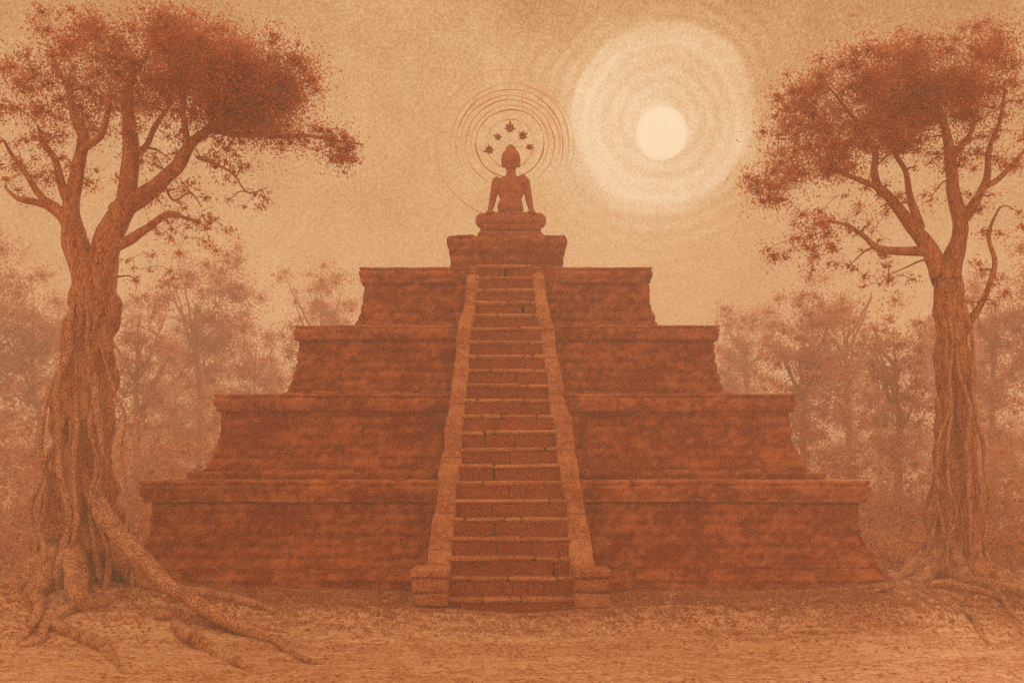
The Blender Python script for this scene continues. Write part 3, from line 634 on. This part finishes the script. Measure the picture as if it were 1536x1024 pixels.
tag(link('sun', me, sm, None, Vector((0, 0, H))+sd*SD), 'pale glowing round sun high in the hazy sky right of the statue', 'sun')
el = math.radians(27); az = math.atan2(sd.x, sd.y)
ld = bpy.data.lights.new('sun_lamp', 'SUN'); ld.energy = 2.5; ld.angle = math.radians(10); ld.color = (1, .87, .69)
lo = bpy.data.objects.new('sun_lamp', ld); COL.objects.link(lo)
sv = Vector((math.sin(az)*math.cos(el), math.cos(az)*math.cos(el), math.sin(el))); lo.rotation_euler = sv.to_track_quat('Z', 'Y').to_euler(); lo.location = (0, 0, 60)
# ------------------------------------------------------------------ sky
w = bpy.data.worlds.new('World'); S.world = w; w.use_nodes = True; nt = w.node_tree; nt.nodes.clear(); L = nt.links.new
def N(t, **k):
    q = nt.nodes.new(t)
    for a, b in k.items(): setattr(q, a, b)
    return q
def mth(op, a, b=None, c=None, clamp=False):
    q = N('ShaderNodeMath', operation=op, use_clamp=clamp)
    for i, v in enumerate((a, b, c)):
        if v is None: continue
        if isinstance(v, (int, float)): q.inputs[i].default_value = v
        else: L(v, q.inputs[i])
    return q.outputs[0]
tc = N('ShaderNodeTexCoord'); dirv = tc.outputs['Generated']
sky = N('ShaderNodeTexSky', sky_type='NISHITA', sun_disc=False, sun_elevation=math.radians(20), sun_rotation=az, dust_density=6, air_density=1.5)
bw = N('ShaderNodeRGBToBW'); L(sky.outputs[0], bw.inputs[0])
def ang(px, py):
    d = Vector(((px-768)/F, 1, (HY-py)/F)).normalized(); dp = N('ShaderNodeVectorMath', operation='DOT_PRODUCT'); L(dirv, dp.inputs[0]); dp.inputs[1].default_value = d
    return mth('ARCCOSINE', mth('MINIMUM', dp.outputs['Value'], .9999999))
def noi(sc, det, ro=.6, vec=None):
    t_ = N('ShaderNodeTexNoise'); t_.inputs['Scale'].default_value = sc; t_.inputs['Detail'].default_value = det; t_.inputs['Roughness'].default_value = ro; L(vec or dirv, t_.inputs['Vector']); return mth('SUBTRACT', t_.outputs['Fac'], .5)
a1 = ang(991, 178); wob = mth('MULTIPLY', noi(9, 4), .022); a1w = mth('ADD', a1, wob)
def ramp(fac, pts):
    r = N('ShaderNodeValToRGB'); r.color_ramp.interpolation = 'EASE'
    while len(r.color_ramp.elements) < len(pts): r.color_ramp.elements.new(.5)
    for e, (p, v) in zip(r.color_ramp.elements, pts): e.position = p; e.color = (v, v, v, 1)
    L(fac, r.inputs[0]); return r.outputs['Color']
cor = ramp(mth('MULTIPLY', a1w, 5.6), [(0, 1.1), (.20, .86), (.31, .76), (.42, .98), (.465, .88), (.53, .32), (.62, .18), (.8, .08), (1, 0)])
ringn = mth('MULTIPLY', mth('SINE', mth('MULTIPLY', mth('ADD', a1, mth('MULTIPLY', noi(5, 3), .05)), 430.0)), mth('MULTIPLY', ramp(mth('MULTIPLY', a1, 5.0), [(0, 1), (.5, 1), (.7, .4), (1, 0)]), mth('MULTIPLY', mth('ADD', noi(7, 3), .25), .32)))
a2 = ang(765, 215); glow2 = mth('MULTIPLY', ramp(mth('MULTIPLY', a2, 2.2), [(0, 1), (.2, .75), (.5, .25), (1, 0)]), .22)
a3 = ang(768, 480); broad = ramp(mth('MULTIPLY', a3, .9), [(0, 1), (.35, .6), (.7, .15), (1, 0)])
cloud = mth('MULTIPLY', mth('ADD', noi(3.2, 6, .72), mth('MULTIPLY', noi(14, 6, .8), .8)), .85); grain = mth('MULTIPLY', noi(420, 1, .8), 1.25)
sk = mth('MULTIPLY', mth('MINIMUM', bw.outputs[0], 6.0), .05)
v = mth('ADD', mth('ADD', .52, sk), mth('MULTIPLY', broad, .20))
v = mth('ADD', v, glow2); v = mth('ADD', v, mth('MULTIPLY', cor, .75)); v = mth('ADD', v, ringn); v = mth('ADD', v, cloud); v = mth('ADD', v, grain)
sx = N('ShaderNodeSeparateXYZ'); L(dirv, sx.inputs[0])
mr = N('ShaderNodeMapRange', interpolation_type='SMOOTHSTEP'); L(sx.outputs['Z'], mr.inputs[0]); mr.inputs[1].default_value = .46; mr.inputs[2].default_value = .85; mr.inputs[3].default_value = 0; mr.inputs[4].default_value = 1
mb = N('ShaderNodeMapRange', interpolation_type='SMOOTHSTEP'); L(sx.outputs['Y'], mb.inputs[0]); mb.inputs[1].default_value = .5; mb.inputs[2].default_value = -.3; mb.inputs[3].default_value = 0; mb.inputs[4].default_value = .8
tp = N('ShaderNodeMapRange', interpolation_type='SMOOTHSTEP'); L(sx.outputs['Z'], tp.inputs[0]); tp.inputs[1].default_value = .28; tp.inputs[2].default_value = .46; tp.inputs[3].default_value = 0; tp.inputs[4].default_value = 1
v = mth('SUBTRACT', v, mth('MULTIPLY', tp.outputs[0], mth('ADD', .16, mth('MULTIPLY', noi(5, 6, .75), 1.1)))); v = mth('MAXIMUM', v, .05); hi = mth('ADD', 1, mth('MULTIPLY', mth('MAXIMUM', mr.outputs[0], mb.outputs[0]), 1.1))  # hi: sky overhead and behind the camera brightened as added fill light
cr = N('ShaderNodeValToRGB'); cr.color_ramp.interpolation = 'LINEAR'
for _ in range(2): cr.color_ramp.elements.new(.5)
for e, (p, c) in zip(cr.color_ramp.elements, ((0, (.22, .055, .015)), (.33, (.47, .20, .070)), (.60, (.73, .43, .19)), (1, (1.0, .80, .52)))): e.position = p; e.color = (*c, 1)
L(mth('MULTIPLY', v, .5), cr.inputs[0])
hmx = N('ShaderNodeMix', data_type='RGBA'); L(mth('MULTIPLY', mth('SUBTRACT', hi, 1), .38), hmx.inputs['Factor']); L(cr.outputs[0], hmx.inputs['A']); hmx.inputs['B'].default_value = (.74, .58, .40, 1)
bg = N('ShaderNodeBackground'); wo = N('ShaderNodeOutputWorld'); L(hmx.outputs['Result'], bg.inputs[0]); L(hi, bg.inputs[1]); L(bg.outputs[0], wo.inputs[0])
# ------------------------------------------------------------------ dusty air
b = MB(); b.box(-232, 232, -62, 262, -2, 32); hz = b.obj('haze', None); tag(hz, 'pale dusty haze filling the air over the whole place', 'haze', None, 'stuff')
hm = bpy.data.materials.new('dusty_air'); hm.use_nodes = True; nt2 = hm.node_tree; nt2.nodes.clear(); ho = nt2.nodes.new('ShaderNodeOutputMaterial'); pv = nt2.nodes.new('ShaderNodeVolumePrincipled')
pv.inputs['Color'].default_value = (.97, .87, .72, 1); pv.inputs['Density'].default_value = .006; pv.inputs['Anisotropy'].default_value = 0
nt2.links.new(pv.outputs[0], ho.inputs['Volume']); hz.data.materials.append(hm)
# ------------------------------------------------------------------ camera and output
cd = bpy.data.cameras.new('camera'); cam = bpy.data.objects.new('camera', cd); COL.objects.link(cam); S.camera = cam
cam.location = (0, 0, H); cam.rotation_euler = (math.radians(90), 0, 0); cd.sensor_width = 36; cd.lens = 36*F/1536
cd.shift_y = (HY-512)/1536; cd.clip_end = 6000; cd.clip_start = .1
S.view_settings.view_transform = 'Standard'; S.view_settings.look = 'None'; S.view_settings.gamma = 1; S.view_settings.exposure = 0
S.cycles.use_denoising = False; S.cycles.volume_bounces = 1; S.cycles.max_bounces = 6; S.cycles.volume_max_steps = 64
